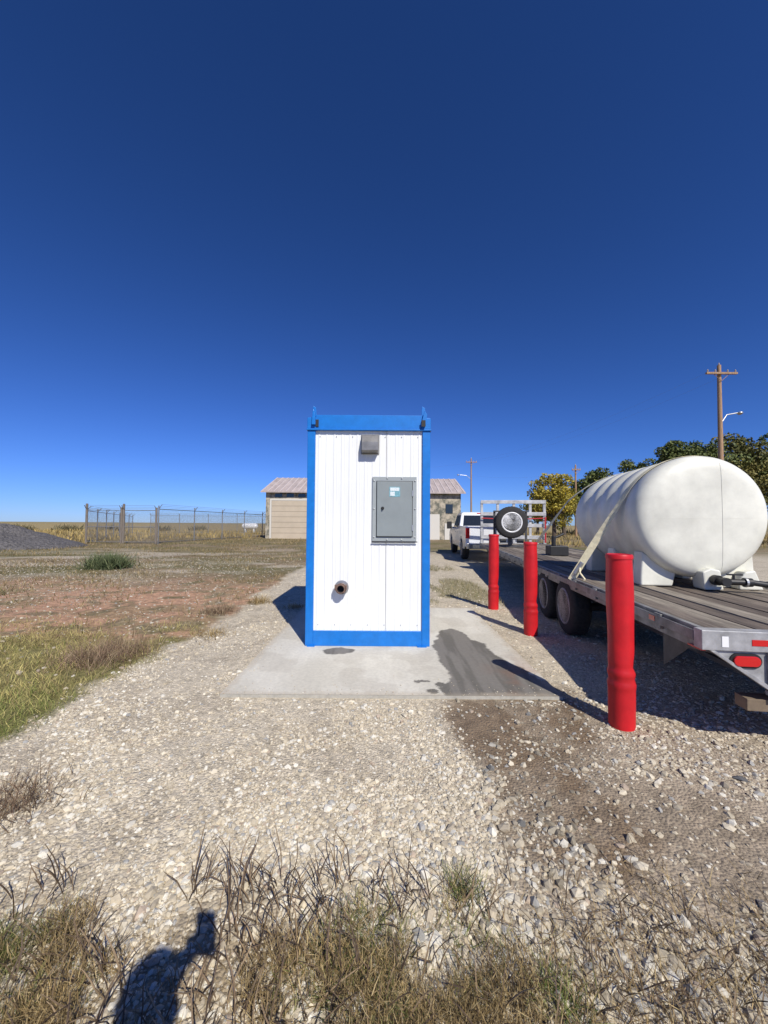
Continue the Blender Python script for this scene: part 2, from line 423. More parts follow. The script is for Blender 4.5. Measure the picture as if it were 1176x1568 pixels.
brn=[(.27,.18,.12),(.2,.13,.085),(.34,.26,.16)]
join_bl('dry_shrub',[tuft(-1.98,2.05,700,.11,.06,.17,brn,lean=(.2,1.3)),tuft(-2.0,2.05,120,.12,.1,.18,stc,(.004,.006),(.1,1),tube=True)])
join_bl('dry_shrub',[tuft(-3.05,4.3,1900,.2,.08,.30,brn,(.003,.006),(.1,1.2))])
join_bl('dry_shrub',[tuft(-2.75,6.5,700,.14,.08,.22,brn,(.004,.007),(.1,1.2)),tuft(-2.35,7.3,400,.1,.08,.22,dryc,(.004,.007),(.1,1.2))])
join_bl('dry_shrub',[tuft(-1.6,6.9,200,.1,.05,.14,dryc,(.004,.007),(.1,1.2)),tuft(-2.3,5.2,300,.12,.05,.14,dryc,(.004,.007),(.1,1.2))])
# left grass
parts=[]
n=70000; u=rng.random(n); py=2.0+u**1.1*4.2; px=-2.35-rng.random(n)*5.2
k=(rng.random(n)<(1-gravel_mask(px,py)))&(rng.random(n)<ss(.36,.52,fbm(px*2,py*2,91))+.12)&(rng.random(n)<ss(6.2,4.4,py)+.08)&(np.abs(px)<py*1.25+.3)
px,py=px[k],py[k];n=len(px)
isg=rng.random(n)<(ss(3.9,2.7,py)*.75+.15)
col=np.where(isg[:,None],pick([(.15,.19,.045),(.23,.25,.07),(.30,.29,.10)],n),pick([(.52,.45,.17),(.42,.35,.14),(.28,.21,.10)],n))*(.6+.8*fbm(px*4,py*4,93))[:,None]
parts.append(blades(px,py,rng.uniform(.03,.10,n),rng.uniform(.1,1.1,n),rng.uniform(.003,.006,n),col,2,curl=.4))
join_bl('grass',parts)
parts=[]
n=80000; py=5+rng.random(n)**1.7*32; px=-2.6-rng.random(n)*34
cln=fbm(px*.7,py*1.0,95)
k=(np.abs(px)<py*1.15+.5)&(rng.random(n)<ss(.46,.56,cln)*ss(4,12,py)+.03)&(rng.random(n)<(1-gravel_mask(px,py)))
px,py=px[k],py[k];n=len(px)
col=pick([(.27,.20,.095),(.19,.145,.07),(.14,.13,.05),(.38,.29,.15)],n)
parts.append(blades(px,py,rng.uniform(.05,.12,n)*(1+py*.02),rng.uniform(.1,1.1,n),rng.uniform(.006,.012,n)*(1+py*.06),col,2))
n=5000; px=rng.uniform(.7,2.3,n);py=rng.uniform(7.1,14,n); k=fbm(px*1.5,py*.8,61)>.5; px,py=px[k],py[k];n=len(px)
parts.append(blades(px,py,rng.uniform(.04,.13,n),rng.uniform(.1,1.1,n),rng.uniform(.004,.01,n),pick([(.32,.27,.15),(.24,.2,.1),(.16,.17,.07)],n),2))
n=26000; py=rng.uniform(26,70,n); px=rng.uniform(-75,75,n)
k=(fbm(px*.15,py*.2,98)>.45)&~((px>-13)&(px<9)&(py<50))&~((px>-20)&(px<-8)&(py<36)); px,py=px[k],py[k];n=len(px)
parts.append(blades(px,py,rng.uniform(.2,.55,n),rng.uniform(.05,.6,n),rng.uniform(.05,.12,n),pick([(.46,.34,.13),(.36,.27,.11),(.24,.19,.08)],n),2))
join_bl('field_grass',parts)
join_bl('green_bush',[tuft(-9.0,12.6,2600,.24,.25,.62,[(.12,.15,.07),(.19,.21,.10),(.08,.11,.05)],(.012,.03),(.1,1.3))])
join_bl('low_bush',[tuft(-11.5,10.2,500,.25,.1,.3,[(.16,.15,.07),(.28,.22,.11)],(.012,.02),(.1,1.3)),tuft(-8.2,7.9,500,.25,.08,.22,[(.16,.15,.07),(.28,.22,.11)],(.01,.02),(.1,1.3))])
join_bl('distant_bushes',[tuft(cx,cy,160,.8,.6,1.5,[(.11,.11,.06),(.17,.15,.08),(.26,.2,.1)],(.1,.25),(.2,1.3),seg=2) for cx,cy in ((-66,68),(-62,66),(-58,70),(-71,72),(-47,66),(-52,64),(30,60),(-36,75),(-40,70))])

# dark gravel mound
n=70; gx,gy=np.meshgrid(np.linspace(-1,1,n),np.linspace(-1,1,n)); rr=np.hypot(gx,gy)
hz=np.clip(1-rr,0,1)**.8*1.6*(.6+.8*fbm(gx*3+9,gy*3+9,5)); hz=np.where(rr>=1,-.2,hz)
V=np.stack([gx*6.0-24.0,gy*4.0+22.5,hz],-1).reshape(-1,3); I=np.arange(n*n).reshape(n,n)
mesh_np('gravel_mound',V,np.stack([I[:-1,:-1],I[:-1,1:],I[1:,1:],I[1:,:-1]],-1).reshape(-1,4),M_mound,smooth=True)

# ------------------------------------------------------------------ concrete slab
x0,x1,y0,y1=-1.40,1.55,3.35,6.85; st=.0125
sx_=np.arange(x0,x1+1e-6,st); sy_=np.arange(y0,y1+1e-6,st)
X,Y=np.meshgrid(sx_,sy_);nx,ny=len(sx_),len(sy_);X=X.ravel();Y=Y.ravel()
wx=X+.16*(fbm(X*5,Y*5,101)-.5)+.05*(fbm(X*20,Y*20,103)-.5); wy=Y+.16*(fbm(X*5,Y*5,102)-.5)+.05*(fbm(X*20,Y*20,104)-.5)
w=np.zeros(len(X))
for dx,dy in ((0,0),(.012,0),(-.012,0),(0,.012),(0,-.012)): w+=inpoly(wx+dx,wy+dy,WETS)/5
def ell(cx,cy,a,b): return ss(1.08,.92,np.hypot((wx-cx)/a,(wy-cy)/b))
w=np.maximum(w,ell(-.5,4.5,.17,.14)); w=np.maximum(w,ell(.40,3.46,.06,.05)); w=np.maximum(w,ell(.36,3.62,.07,.03)); w=np.maximum(w,ell(.52,3.55,.06,.04))
streak=fbm(X*14,Y*1.2,110)
dry=np.zeros((len(X),3))+np.array((.62,.59,.505)); dry=lerp(dry,(.52,.485,.40),ss(.4,.65,fbm(X*1.6,Y*1.6,105))*.6)
dry=dry*(1+.14*(streak-.5))[:,None]
dry=lerp(dry,(.42,.38,.31),ss(.56,.68,fbm(X*3,Y*3,115))*.35)
redd=ss(.48,.6,fbm(X*2,Y*2,107))*ss(.9,1.3,X)*ss(4.6,3.6,Y); dry=lerp(dry,(.40,.25,.18),redd*.7)
wc=np.zeros((len(X),3))+np.array((.145,.135,.115)); wc=lerp(wc,(.20,.185,.16),ss(.4,.6,streak)); wc=lerp(wc,(.23,.14,.10),redd*.6)
Cc=dry*(1-w[:,None])+wc*w[:,None]
ed=np.minimum.reduce([X-x0,x1-X,Y-y0,y1-Y]); Cc=lerp(Cc,(.46,.39,.29),ss(.10,.0,ed+.1*(fbm(X*8,Y*8,9)-.5))*.5)
V=np.stack([X,Y,np.full(len(X),.03)],-1); I=np.arange(nx*ny).reshape(ny,nx)
Fq=np.stack([I[:-1,:-1],I[:-1,1:],I[1:,1:],I[1:,:-1]],-1).reshape(-1,4)
M_conc=mat('concrete',attr='col',rough=.85,noise=(28,.12),bump=(60,.25,.004),spec=.3)
slab=group('concrete_pad')
mesh_np('slab_top',V,Fq,M_conc,Cc,slab)
M_cside=mat('concrete_side',(.42,.4,.34),.9,noise=(20,.2))
MB().box(x0,x1,y0,y1,-.12,.028).build('slab_body',M_cside,slab)
n=500; px=rng.uniform(x0,x1,n); py=y0+rng.exponential(.10,n); px[:200]=x0+rng.exponential(.07,200); py[:200]=rng.uniform(y0,y1,200); px[200:330]=x1-rng.exponential(.08,130); py[200:330]=rng.uniform(y0,y1,130)
k=(px<x1)&(py<y1); px,py=px[k],py[k]
V=np.repeat(IV[None],len(px),0)*(1+rng.uniform(-.25,.25,(len(px),12,1)))*np.array([1,.8,.6])*rng.uniform(.002,.007,len(px))[:,None,None]
V+=np.stack([px,py,np.full(len(px),.033)],-1)[:,None,:]
mesh_np('slab_crumbs',V.reshape(-1,3),(IF[None]+12*np.arange(len(px))[:,None,None]).reshape(-1,3),M_stone,np.repeat(cl[rng.choice(7,len(px))],12,0),slab)

# ------------------------------------------------------------------ booth
B=group('water_vending_booth',(-.94,4.66,.03)); W=1.50;H=2.80;DP=1.85
pw=.095
b=MB()
b.box(0,pw,0,pw,0,H-.17).box(W-pw,W,0,pw,0,H-.17).box(0,pw,DP-pw,DP,0,H-.17).box(W-pw,W,DP-pw,DP,0,H-.17)
b.build('corner_posts',M_blue,B,.006)
b=MB(); b.box(pw,W-pw,.004,.08,.0,.18).box(pw,W-pw,DP-.08,DP-.004,0,.18).box(.004,.08,pw,DP-pw,0,.18).box(W-.08,W-.004,pw,DP-pw,0,.18)
b.build('base_rails',M_blue,B,.004)
b=MB(); b.box(.10,W-.10,-.004,.09,H-.168,H).box(.10,W-.10,DP-.09,DP+.004,H-.168,H).box(-.003,.09,.10,DP-.1,H-.168,H).box(W-.09,W+.003,.10,DP-.1,H-.168,H)
b.box(-.012,W+.012,-.02,DP+.02,H-.19,H-.17)
b.build('top_rails',M_blue,B,.004)
b=MB()
for cx in (0,W-.10):
    for cy in (-.01,DP-.09):
        b.box(cx-.004,cx+.104,cy,cy+.10,H-.168,H-.035)
b.build('corner_blocks',M_blue,B,.005)
b=MB()
for cx in (.06,W-.10):
    for cy in (.02,DP-.08):
        b.prism([(cx-.012,H-.06),(cx+.05,H-.06),(cx+.035,H+.10),(cx-.0,H+.12)],'y',cy,cy+.012)
b.prism([(.055,H-.13),(.10,H-.13),(.10,H-.02),(.085,H+.04),(.07,H+.06)],'y',-.05,-.012)
b.prism([(W-.12,H-.13),(W-.06,H-.13),(W-.045,H+.0),(W-.075,H+.05)],'y',-.05,-.012)
b.build('lifting_lugs',M_blue,B,.003)
b=MB()
b.box(.095,.135,-.014,-.0045,H-.15,H-.06).box(W-.115,W-.065,-.054,-.0502,H-.15,H-.07)
b.build('lug_slots',M_dark,B,.003)
MB().box(.05,W-.05,.05,DP-.05,H-.09,H-.03).build('roof_deck',M_white,B)
MB().box(-.0,.05,.02,.07,-.005,.02).box(.03,.12,-.03,.05,-.002,.01).box(W-.15,W-.04,-.03,.05,-.002,.01).build('anchor_feet',M_blue,B)
def ribs(u0,u1):
    pr=[];u=u0
    per=.0945
    while u<u1-1e-4:
        for (t,d) in ((0,0),(.030,0),(.036,.0035),(.052,.0035),(.058,0),(.070,0),(.073,.0013),(.080,.0013),(.083,0)):
            if u+t<u1: pr.append((u+t,d))
        u+=per
    pr.append((u1,0)); return pr
def panel(name,fn,u0,u1):
    pr=ribs(u0,u1); b=MB()
    for (u,d) in pr: b.v.append(fn(u,d,.18)); b.v.append(fn(u,d,H-.19))
    for i in range(len(pr)-1): b.f.append((2*i,2*i+2,2*i+3,2*i+1))
    return b.build(name,M_white,B)
panel('front_panel',lambda u,d,z:(u,.030-d,z),pw,W-pw)
panel('back_panel',lambda u,d,z:(u,DP-.03+d,z),pw,W-pw)
panel('left_panel',lambda u,d,z:(.03-d,u,z),pw,DP-pw)
panel('right_panel',lambda u,d,z:(W-.03+d,u,z),pw,DP-pw)
MB().box(.966,.969,.020,.031,.18,H-.19).build('panel_seam',mat('seam',(.38,.38,.38),.6),B)
b=MB()
for zz in (.25,H-.26):
    for i in range(7): b.revolve([(.006,0),(.006,-.004),(.001,-.005)],(.15+i*.2,.024,zz),'y',8)
b.build('panel_screws',M_greyl,B)
vx0,vx1=.665,.865; zt,zb_=2.555,2.335
b=MB(); b.prism([(.028,zt),(-.03,zt-.01),(-.085,zt-.10),(-.085,zb_+.02),(-.075,zb_),(.028,zb_)],'x',vx0,vx1)
b.box(vx0-.012,vx1+.012,.016,.029,zb_-.012,zt+.012)
b.build('vent_hood',mat('aged_sheet_metal',(.27,.26,.24),.42,.6,noise=(9,.3)),B,.005)
ex0,ex1,ez0,ez1=.798,1.335,1.262,2.047
MB().box(ex0,ex1,.002,.029,ez0,ez1).build('enclosure_flange',M_greyl,B,.003)
MB().box(ex0+.055,ex1-.055,-.022,.001,ez0+.06,ez1-.06).build('enclosure_door',M_grey,B,.004)
b=MB(); gx0,gx1,gz0,gz1=ex0+.047,ex1-.047,ez0+.052,ez1-.052
b.box(gx0,gx0+.006,-.003,.0015,gz0,gz1).box(gx1-.006,gx1,-.003,.0015,gz0,gz1).box(gx0+.006,gx1-.006,-.003,.0015,gz0,gz0+.006).box(gx0+.006,gx1-.006,-.003,.0015,gz1-.006,gz1)
b.box(ex0-.004,ex1+.01,-.012,.001,ez0-.012,ez0-.001)
b.build('door_gap',M_dark,B)
b=MB(); b.box(ex1-.058,ex1-.04,-.028,-.0,ez0+.13,ez0+.20).box(ex1-.058,ex1-.04,-.028,-.0,ez1-.24,ez1-.17)
for px_ in (ex0+.02,ex1-.02):
    for k in range(3): b.revolve([(.009,0),(.009,-.006),(.003,-.009)],(px_,.001,ez0+.05+k*(ez1-ez0-.1)/2),'y',10)
for px_ in (ex0+.18,ex1-.18):
    for zz in (ez0+.02,ez1-.02): b.revolve([(.009,0),(.009,-.006),(.003,-.009)],(px_,.001,zz),'y',10)
b.build('hinges_and_bolts',M_galv,B)
b=MB(); b.revolve([(.019,0),(.019,-.008),(.012,-.02),(.002,-.022)],(ex0+.125,-.022,ez0+.40),'y',20); b.box(ex0+.118,ex0+.132,-.05,-.03,ez0+.385,ez0+.415)
b.build('door_latch',M_black,B)
MB().box(ex0+.205,ex0+.335,-.0245,-.0225,ez1-.245,ez1-.125).build('warning_label',M_label,B)
MB().box(ex0+.215,ex0+.325,-.0262,-.0247,ez1-.175,ez1-.135).box(ex0+.215,ex0+.27,-.0262,-.0247,ez1-.235,ez1-.185).build('label_print',M_labelw,B)
b=MB(); b.tube([(.434,.03,.70),(.434,-.11,.70)],.052,28,cap=False); b.tube([(.434,-.06,.70),(.434,-.085,.70)],.064,28,cap=False)
b.revolve([(.064,-.06),(.052,-.06)],(.434,0,.70),'y',28,close=False);b.revolve([(.064,-.085),(.052,-.085)],(.434,0,.70),'y',28,close=False)
b.box(.362,.376,-.10,-.03,.685,.745).box(.492,.506,-.10,-.03,.685,.745)
b.revolve([(.052,-.11),(.042,-.11)],(.434,0,.70),'y',28,close=False)
b.build('fill_pipe',M_brass,B,smooth=True)
b=MB(); b.tube([(.434,-.109,.70),(.434,-.02,.70)],.0415,28,cap=False); b.revolve([(.0415,-.03),(.001,-.029)],(.434,0,.70),'y',20,close=False); b.build('pipe_bore',M_dark,B)  # near-black colour on inner wall and disc stands in for shade inside the pipe
MB().revolve([(.085,.024),(.085,.018),(.05,.016)],(.434,0,.70),'y',28).build('pipe_flange',M_galv,B)

# ------------------------------------------------------------------ bollards
for (bx,by,hh,tilt) in ((1.795,2.93,1.285,-.004),(2.03,5.33,1.265,.0),(1.96,6.89,1.33,.008)):
    G=group('bollard',(bx,by,0)); G.rotation_euler=(0,tilt,0)
    pr=[(.088,-.05)]
    for i in range(60):
        z=i/59*(hh-.035); pr.append((.088+.0018*math.sin(z*9+bx*3)+(.005 if abs(z-.38)<.09 else 0)*math.sin((z-.29)*70),z))
    pr+=[(.092,hh-.034),(.0925,hh-.012),(.088,hh-.002),(.080,hh),(.074,hh-.006),(.04,hh-.001),(.004,hh+.002)]
    o=MB().revolve(pr,(0,0,0),'z',40).build('plastic_sleeve',M_red,G,smooth=True)
    for v in o.data.vertices:
        a=math.atan2(v.co.y,v.co.x); z=v.co.z
        if 0<z<hh-.05:
            d=.009*(vn(np.array([a*1.3+5+bx]),np.array([z*3.]),7)[0]-.5)+(-.014*math.exp(-((z-.47)/.06)**2)*max(0,math.cos(a-.1)) )
            v.co.x+=d*math.cos(a); v.co.y+=d*math.sin(a)

# ------------------------------------------------------------------ trailer
yaw=-math.atan(.126)
T=group('flatbed_trailer',(2.13,2.59,0),yaw); TW=2.44; TL=12.2; DZ=.80
pw_=TW-.16; npk=13; w_=pw_/npk
bb=[MB(),MB(),MB()]
for i in range(npk):
    segs=[0.09,3.6+random.uniform(-.8,.8),7.6+random.uniform(-1,1),TL-.05]
    for j in range(3):
        zz=DZ+random.uniform(-.010,.004)
        tgt=bb[random.choice((0,0,1,1,2))]
        tgt.box(.08+i*w_+.005,.08+(i+1)*w_-.005,segs[j]+.004,segs[j+1]-.004,DZ-.045,zz)
for q,(nm,mm) in enumerate((('deck_planks',M_wood),('deck_planks_pale',M_wood2),('deck_planks_dark',M_wood3))): bb[q].build(nm,mm,T,.004)
b=MB()
for sx0,sx1 in ((.035,.075),(TW-.075,TW-.035)): b.box(sx0,sx1,.09,TL,DZ-.15,DZ+.004)
b.box(0,.012,.09,TL,DZ-.085,DZ-.015).box(TW-.012,TW,.09,TL,DZ-.085,DZ-.015)
y=.5
while y<TL:
    b.box(.012,.035,y,y+.09,DZ-.12,DZ-.005).box(TW-.035,TW-.012,y,y+.09,DZ-.12,DZ-.005); y+=.61
b.build('side_rails',mat('side_rail_paint',(.25,.25,.245),.5,.3,noise=(6,.55)),T,.003)
b=MB()
for cx in (.62,1.72): 
    b.box(cx,cx+.10,.25,TL,DZ-.46,DZ-.42).box(cx+.04,cx+.06,.25,TL,DZ-.42,DZ-.10).box(cx,cx+.10,.25,TL,DZ-.10,DZ-.075)
y=.3
while y<TL: b.box(.08,TW-.08,y,y+.05,DZ-.12,DZ-.05); y+=.41
AX=(2.80,3.78)
for ay in AX: b.tube([(.3,ay,.38),(TW-.3,ay,.38)],.06,12)
b.box(.55,.70,2.4,4.2,.40,.50).box(TW-.70,TW-.55,2.4,4.2,.40,.50)
b.build('under_frame',M_traild,T)
b=MB(); b.box(0,TW,0,.085,DZ-.125,DZ+.006)
b.build('rear_channel',M_trail,T,.004)
b=MB(); b.prism([(.05,DZ-.127),(TW-.05,DZ-.127),(TW-.42,.40),(.44,.40)],'y',.02,.03)
b.prism([(.05,DZ-.127),(.08,DZ-.127),(.46,.42),(.44,.40)],'y',.0,.02)
b.box(.40,.44,-.01,.018,.42,DZ-.127).box(TW-.44,TW-.40,-.01,.018,.42,DZ-.127)
b.box(.44,TW-.44,.0,.09,.37,.40)
b.build('rear_panel',M_trail,T,.002)
MB().prism([(.01,DZ-.155),(.30,.60),(.62,.36),(.62,.43),(.62,DZ-.08),(.09,DZ-.08)],'x',.10,.104).build('tail_gusset',M_traild,T)
MB().box(.3,TW-.3,.05,.16,.27,.35).build('rear_bumper_beam',mat('weathered_wood',(.20,.15,.10),.85,noise=(8,.4)),T,.005)
def oval(b,cx,cz,a,c,y0,y1,n=24):
    P=[]
    for k in range(n):
        t=2*math.pi*k/n
        P.append((cx+(a-c)*(1 if math.cos(t)>0 else -1)+c*math.cos(t),cz+c*math.sin(t)))
    b.prism(P,'y',y0,y1)
b=MB(); oval(b,.27,.612,.095,.048,.008,.019); oval(b,TW-.27,.612,.095,.048,.008,.019); b.build('light_grommet',M_black,T)
b=MB(); oval(b,.27,.612,.080,.034,-.006,.0079); oval(b,TW-.27,.612,.080,.034,-.006,.0079); b.build('tail_light',M_redl,T,.004)
b=MB();b2=MB()
for i in range(8):
    (b if i%2==0 else b2).box(.30+i*.15,.30+(i+1)*.15,-.003,-.0005,DZ-.085,DZ-.045)
b2.box(.12,.16,-.003,-.0005,DZ-.10,DZ-.03)
b.box(-.003,-.0005,.55,.63,DZ-.07,DZ-.03)
b.build('reflective_tape_red',M_redl,T); b2.build('reflective_tape_white',M_tapew,T)
b=MB(); b.box(.006,.034,.02,.16,DZ-.135,DZ-.125); b.revolve([(.02,0),(.012,-.012),(.001,-.014)],(-.002,.9,DZ-.12),'x',12); b.build('marker_light',M_redl,T)
b=MB(); b.tube([(.30,.04,.66),(.45,.10,.58),(.62,.12,.62),(.9,.14,.55),(1.2,.16,.6)],.008,5); b.build('wiring',M_black,T)
def wheel(parent,cx,cy,cz,r,w,face=-1,rimm=M_steelw,nm='wheel'):
    b=MB(); pr=[(r*.62,-w/2),(r*.88,-w/2),(r*.97,-w*.4),(r,-w*.28),(r,w*.28),(r*.97,w*.4),(r*.88,w/2),(r*.62,w/2)]
    b.revolve(pr,(cx,cy,cz),'x',36,close=True)
    b.build(nm+'_tyre',M_tyre,parent,smooth=True)
    b=MB()
    for k in range(36):
        a=2*math.pi*k/36; c,s_=math.cos(a),math.sin(a)
        for sx in (-.27,.07): b.tube([(cx+w*sx,cy+c*r*.995,cz+s_*r*.995),(cx+w*(sx+.2),cy+math.cos(a+.06)*r*.995,cz+math.sin(a+.06)*r*.995)],r*.018,4)
    b.build(nm+'_tread',M_tyre,parent)
    b=MB(); f=face
    b.revolve([(r*.64,f*w*.5),(r*.60,f*w*.54),(r*.56,f*w*.5),(r*.52,f*w*.25),(r*.30,f*w*.18),(r*.26,f*w*.36),(r*.12,f*w*.42),(r*.01,f*w*.43)],(cx,cy,cz),'x',36)
    b.build(nm+'_rim',rimm,parent,smooth=True)
    b=MB()
    for k in range(8):
        a=2*math.pi*k/8
        b.tube([(cx+f*w*.2,cy+r*.22*math.cos(a),cz+r*.22*math.sin(a)),(cx+f*w*.42,cy+r*.22*math.cos(a),cz+r*.22*math.sin(a))],r*.03,6)
        a+=.39
        b.revolve([(r*.06,f*w*.235),(r*.002,f*w*.24)],(cx,cy+r*.41*math.cos(a),cz+r*.41*math.sin(a)),'x',10,close=False)
    b.build(nm+'_holes',M_dark,parent)
for ay in AX:
    wheel(T,.14,ay,.385,.385,.24,-1); wheel(T,TW-.14,ay,.385,.385,.24,1)
b=MB()
for cx in (.03,.62,1.21,1.80,TW-.13): b.box(cx,cx+.09,TL-.12,TL-.03,DZ+.005,DZ+1.58)
for cz in (.18,.62,1.05,1.50): b.box(.03,TW-.04,TL-.15,TL-.122,DZ+cz,DZ+cz+.13)
b.box(.0,TW,TL-.03,TL+.06,DZ-.2,DZ+.02)
b.build('headboard',mat('headboard_paint',(.48,.48,.47),.5,.2,noise=(6,.4)),T,.004)
b=MB(); b.box(.8,1.0,TL+.06,TL+2.0,1.12,1.36).box(1.44,1.64,TL+.06,TL+2.0,1.12,1.36).box(.8,1.0,TL+.061,TL+.3,.5,1.119).box(1.44,1.64,TL+.061,TL+.3,.5,1.119).tube([(1.22,TL+1.9,.9),(1.22,TL+1.9,1.5)],.09,12)
b.box(1.001,1.439,TL+1.6,TL+2.0,1.14,1.34)
b.build('gooseneck',M_traild,T)
SP=group('spare_wheel',(0,0,0)); SP.parent=T
wheel(SP,0,0,0,.49,.25,-1,mat('white_wheel',(.75,.75,.74),.4,noise=(9,.1)),'spare'); SP.location=(.62,TL-2.8,DZ+.78); SP.rotation_euler=(0,0,R(90))
b=MB(); b.box(.10,1.15,TL-2.62,TL-2.56,DZ,DZ+.08).box(.56,.68,TL-2.64,TL-2.58,DZ+.08,DZ+.85).box(.12,.18,TL-2.62,TL-2.56,DZ+.08,DZ+1.15).box(1.08,1.14,TL-2.62,TL-2.56,DZ+.08,DZ+1.15).box(.12,1.14,TL-2.655,TL-2.622,DZ+1.1,DZ+1.15)
b.build('spare_wheel_rack',M_traild,T,.003)
b=MB(); b.box(.9,1.3,6.4,6.8,DZ+.006,DZ+.22).tube([(1.0,6.5,DZ+.22),(1.0,6.5,DZ+.45)],.05,10).tube([(1.0,6.5,DZ+.4),(1.25,6.6,DZ+.5)],.03,8)
b.build('hand_winch',M_black,T,.01)
b=MB(); b.tube([(.05,TL-.2,DZ+.95),(1.2,TL-.21,DZ+.90),(TW-.05,TL-.2,DZ+.96)],.022,6); b.tube([(TW-.1,TL-.25,DZ+.05),(TW-.1,TL-.25,DZ+1.0)],.03,6); b.build('red_strap',M_strapr,T)

# ------------------------------------------------------------------ tank
K=group('water_tank',(2.13,2.59,0),yaw)
cx,cz,r=1.224,1.612,.70; yA,yB=1.88,3.86
pr=[(.01,-.040),(.2,-.039),(.4,-.034),(.53,-.028),(.59,-.018),(.635,.0),(.668,.028),(.690,.070),(.70,.125)]
Lk=yB-yA
body=[]
for yy in (.36,.74,1.12,1.50):
    if yy<Lk-.2: body+=[(.70,yy-.085),(.676,yy-.055),(.676,yy+.055),(.70,yy+.085)]
prof=[(a_,t_) for a_,t_ in pr]+body+[(a_,Lk-t_) for a_,t_ in pr[::-1]]
prof=[(a_*r/.70,yA+t_) for a_,t_ in prof]
MB().revolve(prof,(cx,0,cz),'y',96).build('tank_shell',M_tank,K,smooth=True)
b=MB()
for fy in (yA+.12,yA+.82,yB-.44):
    for sg in (-1,1):
        b.prism([(cx+sg*.60,DZ+.004),(cx+sg*.60,DZ+.10),(cx+sg*.58,DZ+.40),(cx+sg*.22,DZ+.16),(cx+sg*.26,DZ+.004)][::sg],'y',fy,fy+.20)
b.build('tank_feet',M_tank,K,.02,seg=3)
b=MB()
def capy(rr): 
    return yA+np.interp(rr,[p_[0] for p_ in pr],[p_[1] for p_ in pr])
def surf(xx,zz,o=.0):
    return (cx+xx,capy(math.hypot(xx,zz))-o,cz+zz)
b.tube([surf(.17,t) for t in np.linspace(-.62,.62,24)],.004,6)
b.tube([surf(t,-.02) for t in np.linspace(-.66,.66,24)],.0015,6)
b.build('mould_lines',M_tank,K,smooth=True)
b=MB(); b.prism([(cx-.06,DZ+.005),(cx-.08,DZ+.20),(cx+.0,DZ+.24),(cx+.10,DZ+.22),(cx+.13,DZ+.005)],'y',yA-.10,yA+.1)
b.prism([(cx+.34,DZ+.005),(cx+.34,DZ+.10),(cx+.40,DZ+.20),(cx+.50,DZ+.22),(cx+.58,DZ+.005)],'y',yA-.02,yA+.12); b.build('outlet_boss',M_tank,K,.015)
b=MB(); b.revolve([(.055,-.11),(.055,-.17),(.035,-.17),(.035,-.24),(.045,-.24),(.045,-.29)],(cx+.03,yA,DZ+.12),'y',20)
b.tube([(cx+.03,yA-.25,DZ+.12),(cx+.20,yA-.27,DZ+.12)],.032,14); b.tube([(cx+.20,yA-.27,DZ+.12),(cx+.27,yA-.27,DZ+.12)],.045,14); b.tube([(cx+.27,yA-.27,DZ+.12),(cx+.55,yA-.30,DZ+.08)],.03,14)
b.tube([(cx+.11,yA-.26,DZ+.12),(cx+.11,yA-.26,DZ+.19)],.012,8).box(cx+.05,cx+.19,yA-.275,yA-.245,DZ+.19,DZ+.205)
b.build('outlet_valve',M_black,K,smooth=True)
b=MB(); b.tube([(cx+.40,yA-.285,DZ+.098),(cx+.46,yA-.29,DZ+.09)],.042,14).tube([(cx+.20,yA-.27,DZ+.12),(cx+.22,yA-.27,DZ+.12)],.05,14); b.build('hose_clamps',M_galv,K)
# straps
def strap(name,ytop,yl,xl,zl,yr,w=.10,off=.010,twist=0.0,fq=.45):
    rr=r+off; d=math.hypot(xl-cx,zl-cz); base=math.atan2(zl-cz,xl-cx); al=math.acos(rr/d)
    tl=base-al
    while tl<math.pi/2: tl+=2*math.pi
    while tl>3*math.pi/2+.3: tl-=2*math.pi
    ptr=(TW-.02-cx,DZ-cz); d2=math.hypot(*ptr); b2=math.atan2(ptr[1],ptr[0]); tr=b2+math.acos(rr/d2)
    path=[(TW-.02,yr,DZ)]; tw=[0]
    for t in np.linspace(tr,tl,40):
        if t>math.pi/2: f=(t-math.pi/2)/(tl-math.pi/2); yt=yl
        else: f=(math.pi/2-t)/(math.pi/2-tr); yt=yr
        path.append((cx+rr*math.cos(t),ytop+(yt-ytop)*fq*f*f,cz+rr*math.sin(t))); tw.append(0)
    e0=Vector(path[-1]); e1=Vector((xl,yl,zl))
    for q in range(1,15):
        f=q/14; path.append(tuple(e0.lerp(e1,f))); tw.append(twist*min(1,f*1.6))
    b=MB(); 
    for i,p_ in enumerate(path):
        p_=Vector(p_); q=Vector(path[min(i+1,len(path)-1)])-Vector(path[max(i-1,0)]); q.normalize()
        wd=Vector((0,1,0)); wd=(wd-q*wd.dot(q)).normalized()
        nn=q.cross(wd)
        wd,nn=wd*math.cos(tw[i])+nn*math.sin(tw[i]),(nn*math.cos(tw[i])-wd*math.sin(tw[i]))*.0015
        ww=w if i<41 else w*.85
        for a_,c_ in ((-1,-1),(1,-1),(1,1),(-1,1)): b.v.append(tuple(p_+wd*ww/2*a_+nn*c_))
    for i in range(len(path)-1):
        for k in range(4):
            a_=4*i+k;c_=4*i+(k+1)%4; b.f.append((a_,c_,c_+4,a_+4))
    b.build(name,M_strap,K)
    return path
pa=strap('tie_down_strap',yA+.21,yA+.62,.02,DZ-.02,yA+.3,twist=-R(60),fq=.30)
strap('tie_down_strap_rear',yB-.32,yB+1.35,.02,DZ-.02,yB,w=.06,twist=-R(60))
P0=Vector(pa[-1]); P1=Vector(pa[-15]); dd=(P1-P0).normalized()
b=MB(); b.tube([P0+dd*.10,P0+dd*.28],.028,8); b.tube([P0-dd*.04,P0+dd*.1],.01,6); b.build('ratchet_buckle',M_galv,K,.004)
q=P0+dd*.22
b=MB()
